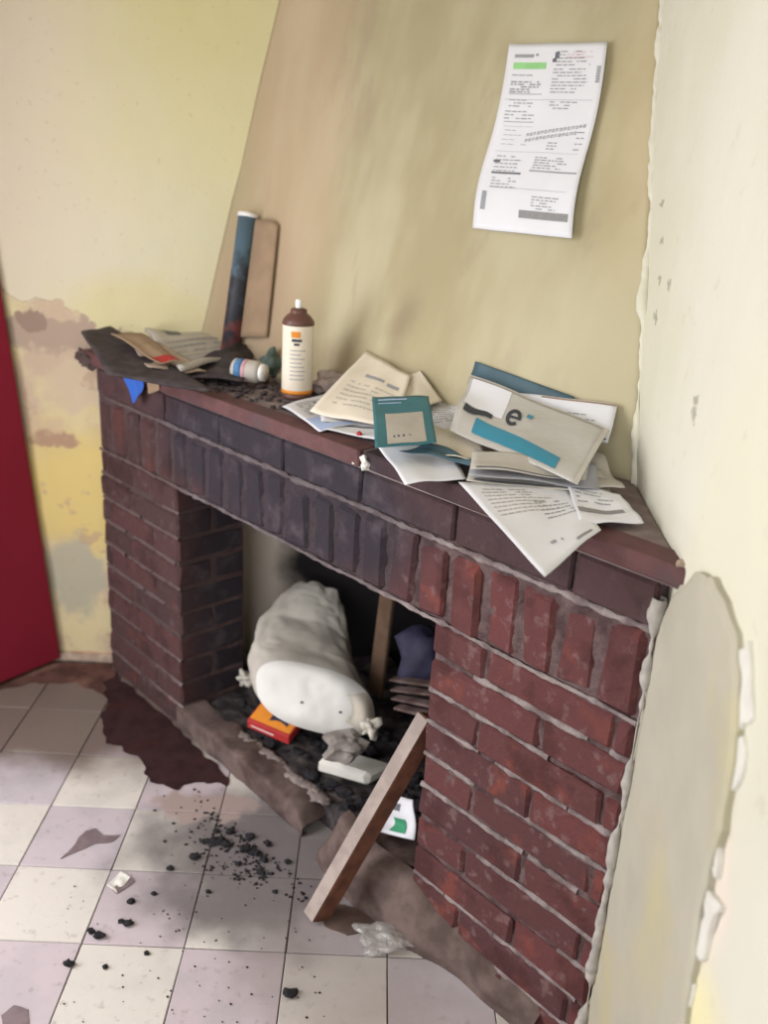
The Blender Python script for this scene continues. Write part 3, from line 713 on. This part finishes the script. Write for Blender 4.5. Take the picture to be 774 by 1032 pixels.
o, s_ = sheet_thing('teal_booklet', [(375, 399, .078), (432, 399, .078), (440, 446, .042), (378, 452, .040)], M_TEAL, 'square teal booklet with a pale square window lying on the papers', 'booklet', curl=.003, seed=8,
            prints=[([(.2, .38, .84, .96)], 'pale_square', M_GREYP), ([(.30, .82, .62, .86)], 'dark_print', M_INKD), ([(.1, .06, .6, .09), (.1, .14, .5, .16)], 'title_lines', M_LBLUE)])
sheet_thing('folded_leaflet', [(402, 453, .022), (440, 447, .034), (481, 462, .026), (478, 470, .020)], M_TEALD, 'narrow slate-blue leaflet strip in front of the teal booklet', 'leaflet', curl=.006, seed=9)
# right group
o, s_ = sheet_thing('teal_folder', [(479, 364, None), (579, 400, None), (574, 424, ('b', .010)), (470, 392, ('b', .014))], M_TEALD, 'teal folder top edge standing behind the plastic envelope', 'folder', curl=.002, seed=10,
            prints=[([(.05, .55, .45, .62), (.05, .78, .3, .84)], 'pale_line', M_GREYP)])
sheet_thing('paper_sheet', [(518, 396, ('b', .014)), (622, 407, ('b', .012)), (613, 447, .062), (508, 432, ('b', .03))], M_PAPER, 'white letter sticking out behind the plastic envelope at the right', curl=.004, seed=11,
            prints=[(T(.45, .9, .35, .6, .12, .03), 'printed_text', M_INK), ([(0.3, .02, 1, .06)], 'tan_edge', M_BEIGE), ([(.55, .9, .98, .94)], 'dark_line', M_INKD)])
o, s_ = sheet_thing('plastic_envelope', [(474, 378, ('b', .030)), (614, 434, .082), (582, 488, .034), (453, 432, .045)], M_MILKY, 'milky plastic envelope with dark letter e and cyan stripe', 'envelope', curl=.007, seed=13,
            prints=[([(.0, .0, 1, .02), (.97, 0, 1, 1)], 'sealed_edge', M_GREYP), ([(.03, .04, .34, .50)], 'white_panel', M_PAPER)])
# cyan stripe (tapering) and letter on the envelope
mb = MB(); grid(mb, lambda a, b: s_.f(.17+.66*a, (.66+.10*a)+(.24-.05*a)*b, .0016), 24, 3); part(mb, 'cyan_stripe', M_CYAN, o, True)
mb = MB(); grid(mb, lambda a, b: s_.f(.05+.22*a, .50+.03*sin(6*a)+.14*b*(1-.4*a), .0019), 8, 2); part(mb, 'black_mark', M_INKB, o, True)
mb = MB(); R1_, R2_ = .110, .062                                         # letter e
def ept(th, r): return s_.f(.42+.50*r*cos(th)*1.0, .42-1.35*r*sin(th), .0018)
def earc(u, v):
    th = radians(0+318*u); return ept(th, R2_+(R1_-R2_)*v)
grid(mb, earc, 30, 2); grid(mb, lambda a, b: s_.f(.42+.50*(-R2_+(R1_+R2_)*a), .42+1.35*(-.016+.032*b), .0018), 6, 1); part(mb, 'letter_e', M_INKB, o)
mb = MB(); grid(mb, lambda a, b: s_.f(.505+.04*a, .28+.07*b, .0018), 2, 2); part(mb, 'cyan_mark', M_CYAN, o)
# flat stack in front
for k, (nm, mt, lab) in enumerate((('magazine', M_GREYP, 'grey magazine at the bottom of the stack before the plastic envelope'), ('magazine', M_INK, 'darker grey magazine in the middle of the stack before the envelope'), ('paper_sheet', M_GREYP, 'dull grey sheet on top of the stack before the envelope'))):
    dz = .010*k; sheet_thing(nm, [(480-2*k, 455+k*-1, .022+dz), (606-6*k, 474-4*k, .028+dz), (618-14*k, 500-8*k, .012+dz), (470+2*k, 484-6*k, .012+dz)], mt, lab, 'magazine' if k < 2 else 'paper', curl=.004, seed=20+k,
            prints=[([(.05, .90, .8, .95)], 'dark_edge', M_INKD)] if k != 1 else [])
sheet_thing('paper_sheet', [(540, 440, .03), (606, 460, .032), (630, 492, .020), (560, 486, .024)], M_GREYP, 'grey crumpled sheet sagging toward the right wall', curl=.010, seed=25, prints=[(T(.2, .9, .2, .8, .1), 'printed_text', M_INK)])
sheet_thing('paper_sheet', [(570, 486, .016), (625, 497, .020), (649, 526, .010), (585, 530, .006)], M_PAPER, 'white bill with grey bar, nearest the right end of the shelf', curl=.006, seed=26,
            prints=[([(.05, .62, .8, .74)], 'grey_bar', M_BAR), (T(.1, .9, .15, .5, .1, .03), 'printed_text', M_INK)])
sheet_thing('newspaper_page', [(462, 486, .009), (572, 492, .012), (606, 533, .010), (549, 581, -.004)], M_PAPER, 'large white printed page hanging its corner over the shelf front', curl=.003, seed=27,
            prints=[(T(.12, .8, .1, .45, .045, .012), 'printed_text', M_GREYP), ([(.35, .80, .42, .83), (.48, .82, .5, .85)], 'small_print', M_INK), ([(.62, .915, .88, .945)], 'grey_bar', M_BAR), (T(.55, .95, .3, .6, .06, .015), 'printed_lines', M_INK)])
mb = MB()
mb = MB(); lump(mb, atz(362, 438, .975), .007, 5, .4, 1); tag(mb.build('red_scrap', M_REDP), 'tiny red scrap under the ruled sheet on the shelf edge', 'scrap')

# ================================================================ IN THE HEARTH
# sack
C0 = [atd(318, 598, .40), atd(313, 624, .34), atd(306, 655, .27), atd(307, 684, .19), atd(317, 704, .13)]
Uv = (FD*.35+_rt*.9+V((0, 0, -.13))).normalized()
def sackf(u, v):
    t = v*(len(C0)-1); i = min(int(t), len(C0)-2); f_ = t-i; c_ = C0[i].lerp(C0[i+1], f_)
    Vv = (_u2+V((-.1, .15, 0))).normalized()
    Ww = [.066, .104, .132, .154, .150]; Hh = [.030, .062, .086, .094, .080]
    w_ = Ww[i]+(Ww[i+1]-Ww[i])*f_; h_ = Hh[i]+(Hh[i+1]-Hh[i])*f_
    q = 2*pi*u; cc, ss = cos(q), sin(q); cc = math.copysign(abs(cc)**.75, cc); ss = math.copysign(abs(ss)**.8, ss)
    p = c_+Uv*w_*cc+Vv*h_*ss
    fold = .010*nz((cos(q)*1.1, sin(q)*1.1, v*2.2), 2.2, 5)+.005*abs(nz((cos(q)*2, sin(q)*2, v*5), 2.5, 9))+.005*sin(v*16+3*nz((cos(q), sin(q), v), 2, 3))*max(0, .8-v)
    fold *= min(1, (1-v)*5)
    return p+(Uv*cc+Vv*ss)*fold
mb = MB(); grid(mb, sackf, 96, 60)
root_s = empty('cloth_sack', C0[-1]); tag(root_s, 'bulging off-white cloth sack lying in the fireplace opening', 'sack')
def capb(u, v):                                                          # back end
    return sackf(u, 0).lerp(C0[0]+(C0[0]-C0[-1]).normalized()*.02, v)
grid(mb, capb, 96, 6); part(mb, 'sack_body', M_SACK, root_s, True)
axv = (CO-C0[-1]).normalized()
def capf(u, v):
    e = sackf(u, 1); c_ = C0[-1]; k = 1-v; r_ = e.lerp(c_, v)
    return r_+axv*(.030*(1-k**4.0)+.020*nz(r_, 8, 3)*min(1, v*2.5)+.003*nz(r_, 34, 5)*min(1, v*3))
mb = MB(); grid(mb, capf, 96, 18); part(mb, 'sack_end', M_SACKF, root_s, True)
for k, (x, y, d_) in enumerate(((248, 684, .17), (374, 734, .12))):
    mb = MB(); lump(mb, atd(x, y, d_), .020, 50+k, .6, 3, (1, .8, 1)); part(mb, 'sack_corner', M_SACK, root_s, True)
mb = MB(); grid(mb, lambda a, b: capf((-.12+.20*a) % 1.0, .02+.36*b)+axv*(.016*sin(pi*a)*sin(pi*min(1, b+.1))), 20, 12); part(mb, 'sack_shade_fold', M_SACK, root_s, True)  # raised fold in greyer cloth, paints the shadow side of the sack
for (u_, v_) in ((.62, .72), (.93, .55)):
    mb = MB(); lump(mb, capf(u_, v_), .0035, 7, .3, 1, (1.4, 1, .8)); part(mb, 'dark_spot', M_INKB, root_s)
# orange and red box
A = atz(249, 729, .105); B_ = atz(291, 747, .105); bx = B_-A; wv = V((bx.y, -bx.x, 0)).normalized(); wv = wv if wv.y > 0 else -wv
bb = tag(empty('small_box', A), 'small orange and red printed box lying beside the sack', 'box')
hv = V((0, 0, .024)); dv = wv*.062; hb2 = A-V((0, 0, .012)); dv = dv+V((0, 0, .026))
mb = MB(); cbox(mb, hb2, bx, dv, hv, .002); part(mb, 'carton', M_REDP, bb)
tp = hb2+hv+V((0, 0, .0008)); mb = MB(); grid(mb, lambda u, v: tp+bx*(.03+.94*u)+dv*(.1+.86*v), 1, 1); part(mb, 'orange_top', M_ORANGE, bb)
mb = MB(); grid(mb, lambda u, v: tp+_z*.0008+bx*(.42+.42*u)+dv*(.3+.12*sin(3*u)+.34*v), 8, 1); grid(mb, lambda u, v: tp+_z*.0008+bx*(.58+.16*u)+dv*(.55+.36*v), 2, 1); part(mb, 'dark_motif', M_NAVY, bb)
fn_ = bx.cross(hv).normalized(); fn_ = fn_ if fn_.dot(CO-A) > 0 else -fn_
mb = MB(); grid(mb, lambda u, v: hb2+fn_*.0009+bx*(.1+.55*u)+hv*(.40+.12*v), 1, 1); part(mb, 'white_line', M_WPL, bb)
# white bundle & stone beneath the sack
A = atz(318, 776, .085); B_ = atz(371, 792, .085); bx = B_-A; wv = -NN*.075
mb = MB(); cbox(mb, A-V((0, 0, .004)), bx, wv, V((0, 0, .034)), .008, .002)
tag(mb.build('white_block', M_CHIP), 'white flat block lying on the ash below the sack', 'block')
mb = MB(); lump(mb, atd(348, 752, .13), .045, 71, .35, 3, (1.1, .8, .7)); tag(mb.build('grey_stone', simple('stone_grey', (150, 142, 138), .9)), 'grey rubble stone between the sack and the white block', 'stone')
# brown board and slats at the back right
def bar(mb, a, b, wv, hv, ch=.003): cbox(mb, a-wv/2-hv/2, b-a, wv, hv, ch, .001)
a, b = atd(378, 700, .36), atd(392, 590, .44)
mb = MB(); bar(mb, a, b, FD*.05, NN*.015); tag(mb.build('brown_board', simple('board_brown', (104, 82, 66), .9)), 'dark brown board leaning upright behind the sack', 'board')
for k, (x0, y0, x1, y1) in enumerate(((396, 684, 440, 690), (397, 694, 440, 699), (398, 703, 440, 711), (400, 712, 440, 722))):
    a, b = atd(x0, y0, .30-.02*k), atd(x1, y1, .225-.02*k+.01)
    a.z -= 0; mb = MB(); bar(mb, a, b, -NN*.028, V((0, 0, .007)), .002)
    tag(mb.build('wood_slat', M_KERB), 'thin greyed wooden slat inside the hearth at right, '+('topmost of four', 'second from the top', 'third from the top', 'lowest of four')[k], 'wood slat', 'greyed slats stacked inside the hearth at right')
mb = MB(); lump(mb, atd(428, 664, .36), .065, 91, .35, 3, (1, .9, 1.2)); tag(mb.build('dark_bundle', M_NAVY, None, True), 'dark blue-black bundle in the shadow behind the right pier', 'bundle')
# beam leaning on the right jamb
g0 = atz(311, 926, .014); g1 = atd(428, 722, .035)
ax = (g1-g0); axn = ax.normalized(); side = axn.cross(V((0, 0, 1))).normalized(); tocam = (CO-(g0+g1)/2).normalized()
tocam = (tocam-axn*tocam.dot(axn)).normalized(); sv = axn.cross(tocam).normalized()
if sv.dot(_rt) < 0: sv = -sv
# two visible faces: light one turned left/up, brown one turned right/down
w1 = (sv*.86+tocam*.50).normalized()*.031; w2 = (sv*.50-tocam*.86).normalized()*.052
beam = tag(empty('wooden_beam', g0), 'weathered wooden beam leaning from the floor to the right pier', 'beam')
mb = MB(); cbox(mb, g0-w1*.6-w2*0, ax, w1, w2*-0+(-tocam*.3+sv*-.0).normalized()*.0+(sv*.66-tocam*.78).normalized()*.046, .003, .001); part(mb, 'beam_body', M_WOODB, beam)
o0 = g0-w1*.6; nrm_ = w1.cross(ax).normalized(); nrm_ = nrm_ if nrm_.dot(tocam) > 0 else -nrm_
mb = MB(); grid(mb, lambda u, v: o0+nrm_*.0012+w1*(.03+.94*u)+ax*(.005+.99*v), 4, 30); part(mb, 'weathered_face', M_WOODG, beam)
# green and white carton
q = [atd(380, 838, .05), atd(415, 846, .05), atd(416, 806, .09), atd(392, 800, .10)]
sh = Sheet([q[3], q[2], q[1], q[0]], .014, 6)
o = tag(sh.build('white_wrapper', M_PAPER, None, 10, 10, .004), 'white wrapper with a green patch tucked behind the leaning beam', 'wrapper')
sh.rects([(.36, .55, .72, .9)], 'green_patch', simple('wrapper_green', (70, 158, 118), .5), o, .0045); sh.rects([(.3, .2, .6, .38)], 'dark_patch', M_INKD, o, .0045)
# crumpled clear bag on the floor
bc = atz(392, 952, .0)
mb = MB(); lump(mb, bc+V((0, 0, .017)), .042, 47, .55, 4, (1.45, .75, .34)); tag(mb.build('plastic_bag', M_FILM, None, True), 'crumpled clear plastic bag on the floor at the beam\'s foot', 'bag')
pp = [atz(x, y, 0) for x, y in ((318, 918), (336, 912), (372, 918), (404, 934), (380, 940), (350, 942), (328, 936))]
mb = MB(); slabpoly(mb, ragged(pp, 6, .006, 8), .0012, .004); tag(mb.build('dirt_shadow_patch', simple('dirt_shadow_brown', (98, 80, 74), .95)), 'brown dirt and painted shadow on the floor between the beam foot and plastic bag', 'dirt')  # brown debris, with the dark shadow beside the bag painted in
mb = MB(); q = [atz(x, y, .0035) for x, y in ((108, 892), (122, 878), (132, 884), (118, 900))]
tag(Sheet(q, .003, 3).build('white_scrap', M_CHIP), 'small white scrap on the tile left of the charcoal crumbs', 'scrap')
# scorch / dirt smear shaped scraps on tiles
for i, pts in enumerate(([(62, 866), (78, 848), (86, 838), (98, 836), (104, 843), (122, 842), (112, 850), (96, 852), (80, 858)], [(112, 897), (134, 885), (136, 890), (118, 902)], [(0, 1024), (14, 1014), (28, 1018), (30, 1034), (0, 1040)])):
    mb = MB(); slabpoly(mb, ragged([atz(x, y, 0) for x, y in pts], 5, .003, i), .0012, .0032)
    tag(mb.build('dirt_smear', simple('smear', (128, 112, 116), .8)), ('brown-grey dirt smear on the lilac tile left of the stain', 'thin dark dirt streak beside the small white scrap', 'grey dirt smear at the photo\'s bottom left corner')[i], 'dirt')
# charcoal lumps on the floor
rr = random.Random(9)
FLP = [(196, 866, 6), (215, 851, 7), (222, 848, 6), (228, 853, 6), (247, 858, 7), (258, 862, 6), (266, 868, 5), (205, 850, 4), (232, 840, 5), (218, 839, 4), (252, 845, 5), (270, 852, 5), (172, 877, 4), (290, 870, 4), (132, 910, 4), (129, 933, 5), (100, 945, 5), (92, 940, 4), (70, 973, 5), (106, 976, 3), (148, 962, 3), (293, 1003, 6), (277, 900, 3), (210, 900, 3), (262, 880, 5), (240, 872, 4), (155, 902, 3), (122, 930, 3)]
UNI = {(293, 1003): 'lone black charcoal lump nearest the photo\'s bottom edge', (196, 866): 'leftmost large charcoal lump beside the ash patch', (172, 877): 'small charcoal lump sitting alone on a joint left of the ash', (132, 910): 'charcoal lump on the lilac tile just below the white scrap', (70, 973): 'elongated charcoal lump on the white tile at lower left', (129, 933): 'flat charcoal lump in the middle of the lower lilac tile', (277, 900): 'tiny charcoal lump on the cream tile nearest the beam'}
for x, y, r in FLP:
    p = atz(x, y, 0); R_ = r*.00165; mb = MB(); lump(mb, V((0, 0, 0)), R_, x+y, .5, 2, (1.25, 1, .62))
    o = mb.build('charcoal_lump', M_COAL); o.location = p+V((0, 0, R_*.62+.001)); tag(o, UNI.get((x, y), 'black charcoal lump, one of many clustered on the tiles before the hearth'), 'charcoal', 'charcoal lumps on the floor tiles')
mb = MB()
for k in range(420):
    x = rr.gauss(245, 34); y = 800+rr.random()*90+(x-245)*.35; 
    if y < 700+.88*(x-113)+20: continue
    p = atz(x, y, .0025); lump(mb, p, rr.uniform(.0012, .0042), k, .4, 1, (1.2, 1, .6))
for k in range(90):
    p = atz(rr.uniform(60, 330), rr.uniform(880, 1030), .0025); lump(mb, p, rr.uniform(.0008, .0022), k, .4, 1, (1.2, 1, .6))
tag(mb.build('ash_crumbs', M_COAL), 'fine black ash crumbs strewn on the tiles before the hearth', 'ash', None, 'stuff')
# charcoal on the hearth bed
mb = MB()
for k in range(130):
    s = rr.uniform(.48, 1.14); d = rr.uniform(.08, .36); r = rr.uniform(.006, .02); lump(mb, F(s, d, KZ-.014+.06*d), r, k+300, .5, 2 if r > .012 else 1, (1.2, 1, .75))
tag(mb.build('charred_rubble', M_COAL), 'charred rubble and coal bits heaped on the ash inside the fireplace', 'rubble', None, 'stuff')
for o in list(scene.objects):
    if o.type == 'MESH' and o.data.users == 1 and not o.data.polygons: bpy.data.objects.remove(o)
